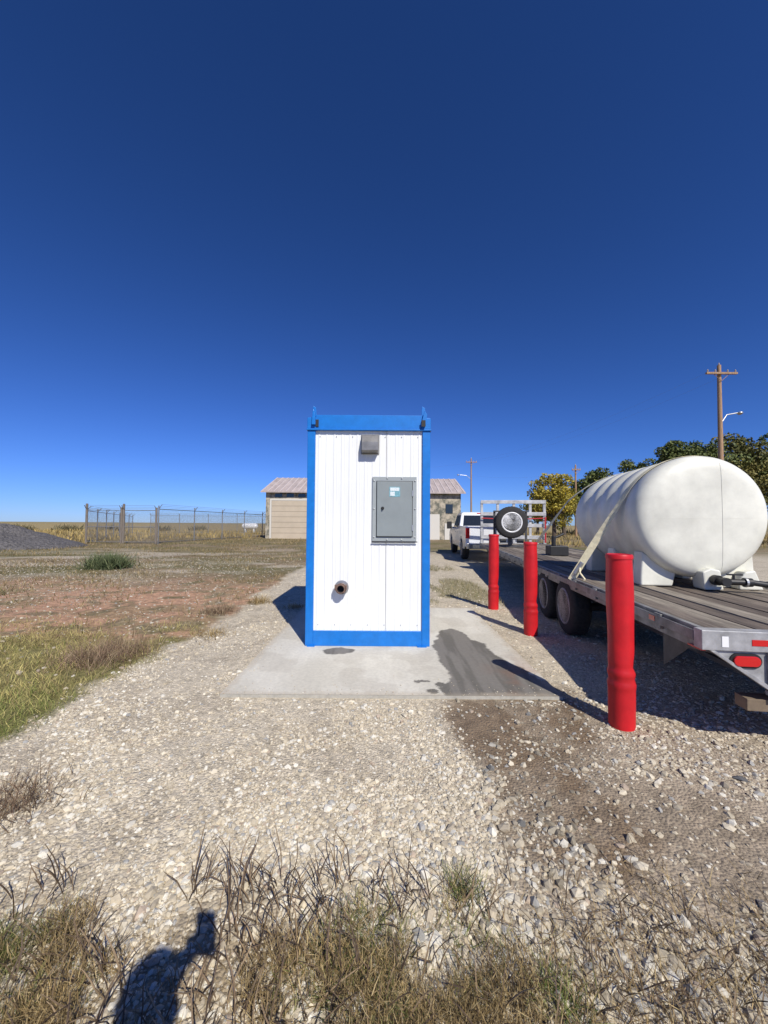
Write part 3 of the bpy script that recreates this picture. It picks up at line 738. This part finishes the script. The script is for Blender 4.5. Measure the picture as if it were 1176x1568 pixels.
pp=[q,q+Vector((-.02,-.05,-.08)),q+Vector((.03,-.08,-.16)),q+Vector((-.0,-.06,-.2))]
for i in range(3): b.tube([pp[i],pp[i+1]],.012,5)
b.build('strap_tail',M_strap,K)

# ------------------------------------------------------------------ pickup truck
U=group('pickup_truck',(3.28,15.4,0),-math.atan(.07),1.12)
w=2.0
def arch(cy,r0,n=10,z0=.42): return [(cy+r0*math.cos(t),z0+r0*math.sin(t)) for t in np.linspace(0,math.pi,n)]
low=[(0.05,.55),(.05,1.28),(2.15,1.30),(2.2,1.18),(4.3,1.18),(4.45,1.20),(5.5,1.12),(5.8,1.0),(5.85,.5)]
under=[(5.4,.45)]+arch(4.85,.48)+[(4.3,.45),(1.85,.45)]+arch(1.3,.48)+[(.75,.5)]
b=MB(); b.prism(low+under,'x',0,.10).prism(low+under,'x',w-.10,w)
b.build('body_sides',M_truck,U,.02)
b=MB(); b.box(.1,w-.1,.05,.12,.55,1.27).box(.1,w-.1,2.1,2.18,.5,1.29).box(.1,w-.1,.12,2.1,.72,.78)
b.prism([(2.2,.5),(2.2,1.17),(4.3,1.17),(4.45,1.19),(5.5,1.10),(5.78,1.0),(5.84,.5)],'x',.1,w-.1)
b.build('body_core',M_truck,U,.01)
def loft(b,secs):
    n=len(b.v)
    for s_ in secs: b.v+=s_
    k=len(secs[0])
    for i in range(len(secs)-1):
        for j in range(k):
            a_=n+i*k+j;c_=n+i*k+(j+1)%k; b.f.append((a_,c_,c_+k,a_+k))
    b.f.append(tuple(range(n,n+k))[::-1]); b.f.append(tuple(range(n+(len(secs)-1)*k,n+len(secs)*k)))
b=MB(); loft(b,[[(.04,2.2,1.17),(w-.04,2.2,1.17),(w-.04,4.5,1.17),(.04,4.5,1.17)],[(.16,2.42,1.80),(w-.16,2.42,1.80),(w-.16,3.75,1.80),(.16,3.75,1.80)],[(.24,2.5,1.87),(w-.24,2.5,1.87),(w-.24,3.6,1.87),(.24,3.6,1.87)]])
b.build('cab',M_truck,U,.03)
b=MB()
loft(b,[[(.2,2.215,1.24),(w-.2,2.215,1.24),(w-.2,2.26,1.24),(.2,2.26,1.24)],[(.26,2.39,1.73),(w-.26,2.39,1.73),(w-.26,2.43,1.73),(.26,2.43,1.73)]])
for sg in (0,1):
    f=(lambda x: x) if sg==0 else (lambda x:w-x)
    for (a0,a1,c0,c1) in ((2.35,3.10,2.52,3.10),(3.18,4.2,3.18,3.75)):
        loft(b,[[(f(.042),a0,1.24),(f(.07),a0,1.24),(f(.07),a1,1.24),(f(.042),a1,1.24)],[(f(.136),c0,1.74),(f(.16),c0,1.74),(f(.16),c1,1.74),(f(.136),c1,1.74)]])
loft(b,[[(.14,4.40,1.22),(w-.14,4.40,1.22),(w-.14,4.44,1.22),(.14,4.44,1.22)],[(.24,3.78,1.77),(w-.24,3.78,1.77),(w-.24,3.82,1.77),(.24,3.82,1.77)]])
b.build('windows',M_glass,U)
b=MB(); b.box(.0,.14,.02,.06,.85,1.22).box(w-.14,w,.02,.06,.85,1.22).box(.8,1.2,2.40,2.43,1.79,1.83); b.build('tail_lights',M_redl,U,.01)
b=MB(); b.box(.02,w-.02,-.14,.04,.48,.68).box(.05,w-.05,5.83,5.98,.45,.68).box(.35,w-.35,5.8,5.86,.72,1.0); b.build('bumpers_and_grille',M_chrome,U,.02)
b=MB(); b.box(-.30,-.08,3.92,4.0,1.15,1.48).box(w+.08,w+.30,3.92,4.0,1.15,1.48).box(-.09,.06,3.94,3.97,1.2,1.24).box(w-.06,w+.09,3.94,3.97,1.2,1.24).box(-.006,0,3.05,3.2,1.02,1.05).box(-.006,0,2.4,2.5,1.02,1.05); b.build('mirrors_and_handles',M_black,U,.01)
for ay in (1.3,4.85):
    wheel(U,.14,ay,.40,.40,.26,-1); wheel(U,w-.14,ay,.40,.40,.26,1)

# ------------------------------------------------------------------ garage
Gx=group('garage',(-11.7,38,0),0); GL,GD,GE,GR=19.3,10,4.7,6.5
b=MB(); b.box(0,GL,0,GD,-.1,GE-.9); b.prism([(0,GE),(GD,GE),(GD/2,GR-.1)],'x',.01,GL-.01); b.build('walls',M_gwall,Gx)
b=MB(); b.box(-.01,GL+.01,-.012,GD+.01,GE-.899,GE-.001).box(11.0,GL+.01,-.012,.2,-.1,GE-.9).box(-.011,.4,-.013,.2,-.1,GE-.9).build('upper_wall_peeling',M_gpeel,Gx)
b=MB(); b.box(.6,5.4,-.06,.0,0,3.75).box(6.2,10.4,-.06,0,0,3.75); b.build('overhead_doors',M_gdoor,Gx)
b=MB()
for i in range(1,7): b.box(.6,5.4,-.068,-.061,i*.535,i*.535+.03).box(6.2,10.4,-.068,-.061,i*.535,i*.535+.03)
b.build('door_grooves',mat('groove',(.25,.2,.15),.8),Gx)
b=MB(); b.box(.4,.58,-.08,0,0,3.95).box(5.42,5.6,-.08,0,0,3.95).box(.4,5.6,-.082,0,3.76,3.95).box(16.0,17.2,-.09,-.013,0,2.5).box(17.7,18.7,-.08,-.013,0,1.6)
b.build('door_trim',M_gtrim,Gx)
b=MB(); b.box(14.3,15.1,-.05,-.013,2.2,3.3).box(17.8,18.5,-.05,-.013,2.6,3.5)
for i in range(4): b.box(.9+i*1.15,1.6+i*1.15,-.03,-.0125,4.1,4.45)
b.build('window_glass',M_glass,Gx)
b=MB(); sl=(GR-GE)/(GD/2)
for sg in (0,1):
    P=[(-.5,GE-.5*sl),(GD/2,GR),(GD/2,GR+.12),(-.5,GE-.5*sl+.12)]
    if sg: P=[(GD-y_,z_) for y_,z_ in P]
    b.prism(P,'x',-.4,GL+.4)
b.build('roof',M_groof,Gx)
b=MB()
x_=-.3
while x_<GL+.3:
    b.prism([(-.5,GE-.5*sl+.121),(GD/2,GR+.121),(GD/2,GR+.17),(-.5,GE-.5*sl+.17)],'x',x_,x_+.07); x_+=.6
b.build('roof_ribs',mat('roof_rib',(.60,.53,.50),.6),Gx)

# ------------------------------------------------------------------ chain link fence
def link_mat():
    m=bpy.data.materials.new('chain_link'); m.use_nodes=True; N=m.node_tree.nodes;L=m.node_tree.links
    b=N['Principled BSDF']; b.inputs['Base Color'].default_value=(.22,.21,.2,1); b.inputs['Metallic'].default_value=.4; b.inputs['Roughness'].default_value=.5
    tc=N.new('ShaderNodeTexCoord'); sp=N.new('ShaderNodeSeparateXYZ'); L.new(tc.outputs['Object'],sp.inputs[0])
    outs=[]
    for op in ('ADD','SUBTRACT'):
        q=N.new('ShaderNodeMath');q.operation=op;L.new(sp.outputs[0],q.inputs[0]);L.new(sp.outputs[2],q.inputs[1])
        s_=N.new('ShaderNodeMath');s_.operation='MULTIPLY';L.new(q.outputs[0],s_.inputs[0]);s_.inputs[1].default_value=11
        f=N.new('ShaderNodeMath');f.operation='FRACT';L.new(s_.outputs[0],f.inputs[0])
        l=N.new('ShaderNodeMath');l.operation='LESS_THAN';L.new(f.outputs[0],l.inputs[0]);l.inputs[1].default_value=.11
        outs.append(l.outputs[0])
    mx=N.new('ShaderNodeMath');mx.operation='MAXIMUM';L.new(outs[0],mx.inputs[0]);L.new(outs[1],mx.inputs[1])
    L.new(mx.outputs[0],b.inputs['Alpha']); return m
M_link=link_mat()
def fence(name,p0,p1,hh,step,wood=False,barb=True,z0=0):
    p0=Vector(p0);p1=Vector(p1);d=p1-p0;Ln=d.length;a=math.atan2(d.y,d.x)
    G=group(name,(p0.x,p0.y,z0),a)
    b=MB();n=max(1,round(Ln/step))
    for i in range(n+1): 
        x_=Ln*i/n; rr=.075 if wood and i in(0,n) else .04
        b.tube([(x_,0,-.1),(x_,0,hh+(.25 if not wood else .45 if i==0 else .2))],rr,8)
        if barb: b.tube([(x_,0,hh),(x_,-.25,hh+.32)],.022,5)
    b.build('posts',M_post if wood else M_fpost,G)
    b=MB(); b.tube([(0,0,hh),(Ln,0,hh)],.028,6).tube([(0,0,.12),(Ln,0,.12)],.02,6)
    if wood: b.tube([(0,0,hh*.5),(Ln,0,hh*.5)],.03,6)
    if barb:
        for k in (.33,.66,1): b.tube([(0,-.25*k,hh+.32*k),(Ln,-.25*k,hh+.32*k)],.008,4)
    b.build('rails',M_fpost,G)
    b=MB(); b.v=[(0,.01,.05),(Ln,.01,.05),(Ln,.01,hh),(0,.01,hh)]; b.f=[(0,1,2,3)]; b.build('mesh',M_link,G)
fence('fence_gate',(-20.9,27,0),(-18.45,27,0),2.35,3,True)
fence('fence_gate',(-18.3,27,0),(-16.0,27,0),2.35,3,True)
fence('chain_link_fence',(-15.9,27.1,0),(-13.6,43,0),2.45,4)
fence('chain_link_fence',(-13.6,43,0),(-11.9,43.5,0),2.45,3)
fence('chain_link_fence',(-21.0,27.1,0),(-34,52,0),2.3,4)
fence('chain_link_fence',(-34,56,0),(-13,56,0),2.5,4)
G=group('propane_tank',(-21.6,62,0)); b=MB(); b.revolve([(.05,-1.3),(.4,-1.15),(.5,-.9),(.5,.9),(.4,1.15),(.05,1.3)],(0,0,1.0),'x',20); b.box(-.8,-.6,-.3,.3,0,.6).box(.6,.8,-.3,.3,0,.6); b.build('vessel',M_truck,G,smooth=True)

# ------------------------------------------------------------------ utility poles
def pole(x,y,h,r=.16,arm=2.2,lamp=None,arms=True,tilt=0):
    G=group('utility_pole',(x,y,0)); G.rotation_euler=(0,tilt,0)
    MB().tube([(0,0,-.2),(0,0,h*.5),(0,0,h)],[r,r*.85,r*.65],14).build('pole_shaft',M_pole,G,smooth=True)
    if arms:
        b=MB(); b.box(-arm/2,arm/2,-r-.1,-r*.7,h-.75,h-.62); b.tube([(-.6,-r,h-.72),(0,-r,h-1.25)],.02,5).tube([(.6,-r,h-.72),(0,-r,h-1.25)],.02,5); b.build('crossarm',M_pole,G)
        b=MB()
        for ix in (-arm*.45,-arm*.2,arm*.2,arm*.45): b.revolve([(.02,0),(.06,.05),(.04,.1),(.06,.15),(.02,.22)],(ix,-r-.02,h-.62),'z',10)
        b.revolve([(.02,0),(.06,.05),(.04,.12),(.02,.2)],(0,0,h),'z',10)
        b.build('insulators',mat('porcelain',(.35,.3,.27),.3),G)
    if lamp:
        sx,lz=lamp; b=MB(); b.tube([(0,0,lz-.9),(sx*.5,0,lz-.15),(sx*1.3,0,lz)],.04,8); b.build('lamp_arm',M_galv,G)
        b=MB(); b.revolve([(.05,.10),(.16,.06),(.2,-.02),(.1,-.12),(.01,-.15)],(sx*1.5,0,lz),'z',14); b.build('lamp_head',M_galv,G,smooth=True)
    b=MB(); b.tube([(r*.9,-.05,0),(r*.7,-.05,h*.6)],.025,6); b.build('conduit',M_galv,G)
    return G
pole(25.1,28.5,13.6,.19,2.3,lamp=(1.0,10.0))
pole(15.9,70,13.6,.17,2.0,lamp=(-1.6,10.6))
pole(27.0,54,10.0,.16,1.2)
b=MB()
def wire(p,q,sag):
    b.tube([Vector(p).lerp(Vector(q),t)+Vector((0,0,-sag*4*t*(1-t))) for t in np.linspace(0,1,14)],.004,4)
for o in (-.9,.9):
    wire((25.1+o,28.3,13.05),(15.9+o,69.8,13.05),1.2)
wire((15.9,70,12.8),(-60,90,12),1.5); wire((15.9,70,10.5),(27,54,9.0),.6)
b.build('power_lines',M_wire)

# ------------------------------------------------------------------ trees
def tree(x,y,h,r,c1,c2,n=5200,trunk=.22,seed=0,name='deciduous_tree',lf=.16,nc=44):
    rg=np.random.default_rng(seed); G=group(name,(x,y,0))
    b=MB(); top=h*.78
    tp=[(0,0,-.1),(rg.uniform(-.1,.1),.05,h*.2),(rg.uniform(-.25,.25),0,h*.45),(rg.uniform(-.3,.3),0,top)]
    b.tube(tp,[trunk*1.2,trunk,trunk*.65,trunk*.15],10)
    cz0=h*.56; ch=h*.44
    cs=[];sz=[]
    for i in range(nc):
        v=rg.normal(size=3); v/=np.linalg.norm(v); q=rg.uniform(.3,.92)
        c=np.array([v[0]*r*q,v[1]*r*q,cz0+v[2]*ch*q*.92]); c[2]=max(c[2],h*.16); cs.append(c); sz.append(rg.uniform(.18,.36)*r)
        if i%2==0:
            s0=Vector(tp[1]).lerp(Vector(tp[3]),min(.95,max(.05,(c[2]/h-.3))))
            mid=s0.lerp(Vector(c),.55)+Vector((0,0,-.15)); b.tube([s0,mid,Vector(c)],[trunk*.35,trunk*.2,trunk*.06],6)
    b.build('trunk_and_limbs',M_bark,G,smooth=True)
    cs=np.array(cs);sz=np.array(sz); idx=rg.choice(nc,n,p=sz**2/np.sum(sz**2))
    d=rg.normal(size=(n,3)); d/=np.linalg.norm(d,axis=1)[:,None]; rad=rg.uniform(.35,1.05,n)**.7
    P=cs[idx]+d*(sz[idx]*rad)[:,None]*np.array([1,1,.75])
    a=rg.normal(size=(n,3)); a/=np.linalg.norm(a,axis=1)[:,None]; t=np.cross(a,rg.normal(size=(n,3))); t/=np.linalg.norm(t,axis=1)[:,None]
    s_=rg.uniform(.6,1.3,n)*lf
    V=np.stack([P-a*s_[:,None],P+t*s_[:,None]*.55,P+a*s_[:,None],P-t*s_[:,None]*.55],1).reshape(-1,3)
    F=np.arange(4*n).reshape(n,4)
    mixv=np.clip(rg.normal(.5,.25,nc)[idx]+rg.normal(0,.2,n),0,1)[:,None]
    col=np.array(c1)*(1-mixv)+np.array(c2)*mixv
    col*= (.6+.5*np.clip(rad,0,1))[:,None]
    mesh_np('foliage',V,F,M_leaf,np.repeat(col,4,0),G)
DG=((.065,.095,.03),(.18,.20,.058)); YG=((.24,.21,.04),(.55,.43,.06))
tree(20.4,46,8.4,3.1,*YG,n=8500,seed=1,nc=55)
tree(23.0,49,6.8,2.3,(.12,.14,.03),(.30,.26,.05),n=4500,seed=2)
tree(29.8,58,9.6,2.2,*DG,seed=12,n=4000,lf=.2)
tree(34.6,62,12.2,3.3,*DG,seed=3,n=6500,lf=.2)
tree(39.6,60,12.6,3.8,*DG,seed=4,n=7500,lf=.2)
tree(35.8,47,12.8,3.8,*DG,seed=5,n=12000,lf=.19,nc=60)
tree(40.3,49,13.4,4.4,*DG,seed=6,n=13000,lf=.19,nc=60)
tree(45.0,49,13.6,4.7,(.08,.10,.03),(.22,.19,.055),seed=7,n=13000,lf=.19,nc=60)
tree(50.5,50,13.8,5.0,*DG,seed=8,n=9000,lf=.2)
tree(37.5,66,9.5,4.4,*DG,seed=9,n=6000,lf=.24)
tree(43.5,66,9.5,4.5,*DG,seed=11,n=6000,lf=.24)
tree(28.0,70,7.5,3.0,(.08,.09,.03),(.2,.17,.05),seed=10,n=2500,lf=.22)

# ------------------------------------------------------------------ photographer (casts the shadow in front)
Pp=group('person',(0,0,0)); Pp.scale=(-1,1,1)
def skin(name,verts,edges,rads,m,sub=2):
    me=bpy.data.meshes.new(name); me.from_pydata([Vector(v) for v in verts],edges,[]); ob=bpy.data.objects.new(name,me); S.collection.objects.link(ob); ob.parent=Pp
    md=ob.modifiers.new('s','SKIN'); md.use_smooth_shade=True
    for i,rr in enumerate(rads):
        sv=me.skin_vertices[0].data[i]; sv.radius=(rr,rr) if not hasattr(rr,'__len__') else rr; sv.use_root=(i==0)
    s2=ob.modifiers.new('u','SUBSURF'); s2.levels=sub; s2.render_levels=sub
    me.materials.append(m); return ob
bx=.02;by=-.37
skin('torso',[(bx,by,.95),(bx,by,1.12),(bx,by,1.30),(bx,by,1.40),(bx,by+.01,1.47),(bx+.19,by,1.39),(bx+.24,by+.10,1.19),(bx-.19,by,1.39),(bx-.26,by-.02,1.12),(bx+.15,by+.22,1.28),(bx-.27,by+.08,.90)],
     [(0,1),(1,2),(2,3),(3,4),(3,5),(5,6),(3,7),(7,8),(6,9),(8,10)],[(.16,.11),(.15,.11),(.17,.12),(.14,.1),.055,.07,.05,.07,.05,.05,.04],M_shirt)
skin('legs',[(bx,by,.97),(bx+.09,by,.88),(bx+.11,by+.01,.50),(bx+.12,by-.03,.09),(bx-.09,by,.88),(bx-.11,by+.01,.50),(bx-.12,by-.03,.09)],[(0,1),(1,2),(2,3),(0,4),(4,5),(5,6)],[.13,.095,.062,.045,.095,.062,.045],M_jeans)
for sx in (-.12,.12): skin('shoe',[(bx+sx,by-.06,.05),(bx+sx,by+.06,.045),(bx+sx,by+.18,.035)],[(0,1),(1,2)],[.045,.045,.035],M_black)
b=MB(); b.revolve([(.005,-.125),(.045,-.115),(.062,-.08),(.072,-.03),(.078,.03),(.07,.08),(.045,.115),(.005,.125)],(bx+.01,by+.03,1.61),'z',24)
o=b.build('head',M_skin,Pp,smooth=True)
for v in o.data.vertices: v.co.y=by+.03+(v.co.y-by-.03)*1.22
b=MB(); b.tube([(bx+.01,by+.115,1.64),(bx+.01,by+.145,1.60),(bx+.01,by+.12,1.59)],[.008,.014,.01],8).tube([(bx-.02,by+.118,1.56),(bx+.04,by+.118,1.56)],.008,6)
b.tube([(bx-.07,by+.02,1.58),(bx-.082,by+.01,1.62),(bx-.072,by+.02,1.64)],.012,6).tube([(bx+.09,by+.02,1.58),(bx+.102,by+.01,1.62),(bx+.092,by+.02,1.64)],.012,6)
b.build('face_features',M_skin,Pp,smooth=True)
b=MB(); b.revolve([(.012,-.006),(.012,.006)],(bx-.02,by+.118,1.62),'y',10).revolve([(.012,-.006),(.012,.006)],(bx+.04,by+.118,1.62),'y',10); b.build('eyes',M_dark,Pp)
b=MB(); b.revolve([(.082,-.02),(.088,.04),(.08,.09),(.05,.128),(.005,.14)],(bx+.01,by+.01,1.615),'z',24); b.build('hair',M_hair,Pp,smooth=True)
skin('right_forearm_hand',[(bx+.15,by+.22,1.28),(.09,-.09,1.40),(.07,-.065,1.44),(.05,-.05,1.47)],[(0,1),(1,2),(2,3)],[.045,.032,.036,.03],M_skin)
for i in range(4):
    z=1.445+i*.02; ln=(.8,.95,1,.9)[i]
    skin('finger_%d'%i,[(.06,-.055,z-.005),(.035*1,-.045,z+.005),(.035-.035*ln,-.038,z+.008),(.02-.05*ln,-.034,z+.008)],[(0,1),(1,2),(2,3)],[.010,.0095,.009,.008],M_skin,1)
skin('thumb',[(.065,-.06,1.455),(.055,-.045,1.43),(.03,-.042,1.425)],[(0,1),(1,2)],[.013,.011,.009],M_skin,1)
skin('left_hand',[(bx-.27,by+.08,.90),(bx-.27,by+.10,.82),(bx-.27,by+.11,.77)],[(0,1),(1,2)],[.032,.03,.03],M_skin)
for i in range(4): skin('left_finger_%d'%i,[(bx-.27,by+.08+i*.019,.78),(bx-.27,by+.08+i*.021,.73),(bx-.262,by+.08+i*.021,.69-.005*(i%3))],[(0,1),(1,2)],[.010,.009,.008],M_skin,1)
skin('left_thumb',[(bx-.265,by+.13,.82),(bx-.25,by+.155,.79),(bx-.25,by+.16,.76)],[(0,1),(1,2)],[.012,.010,.009],M_skin,1)
MB().box(-.038,.038,-.028,-.019,1.43,1.58).build('phone',M_black,Pp,.003)

# ------------------------------------------------------------------ light, sky, camera
az=R(23.5); el=R(43)
sd=Vector((math.sin(az)*math.cos(el),-math.cos(az)*math.cos(el),math.sin(el)))
sl_=bpy.data.lights.new('sun','SUN'); sl_.energy=5.0; sl_.angle=R(.53); sl_.color=(1,.95,.87)
so=bpy.data.objects.new('sun',sl_); S.collection.objects.link(so); so.rotation_euler=(-sd).to_track_quat('-Z','Y').to_euler(); so.location=(5,-10,12)
wd=bpy.data.worlds.new('World'); S.world=wd; wd.use_nodes=True; N=wd.node_tree.nodes; L=wd.node_tree.links
sk=N.new('ShaderNodeTexSky'); sk.sky_type='NISHITA'; sk.sun_disc=False; sk.sun_elevation=el; sk.sun_rotation=R(180-23.5)
sk.altitude=1500; sk.air_density=1.0; sk.dust_density=.3; sk.ozone_density=3.0
bg=N['Background']; bg.inputs[1].default_value=.07
sp=N.new('ShaderNodeSeparateColor'); cb=N.new('ShaderNodeCombineColor'); L.new(sk.outputs[0],sp.inputs[0])
for i,(kk,pp_) in enumerate(((.375,1.22),(.665,1.13),(1.14,1.19))):
    q=N.new('ShaderNodeMath'); q.operation='POWER'; L.new(sp.outputs[i],q.inputs[0]); q.inputs[1].default_value=pp_
    q2=N.new('ShaderNodeMath'); q2.operation='MULTIPLY'; L.new(q.outputs[0],q2.inputs[0]); q2.inputs[1].default_value=kk
    L.new(q2.outputs[0],cb.inputs[i])
L.new(cb.outputs[0],bg.inputs[0])
cam=bpy.data.cameras.new('camera'); co=bpy.data.objects.new('camera',cam); S.collection.objects.link(co); S.camera=co
cam.sensor_fit='HORIZONTAL'; cam.sensor_width=36; cam.lens=18; cam.clip_start=.01; cam.clip_end=9000
co.matrix_world=Matrix.Translation((0,0,1.5))@Matrix.Rotation(R(91.8),4,'X')@Matrix.Rotation(R(.4),4,'Z')
S.view_settings.view_transform='Standard'; S.view_settings.look='None'; S.view_settings.exposure=0
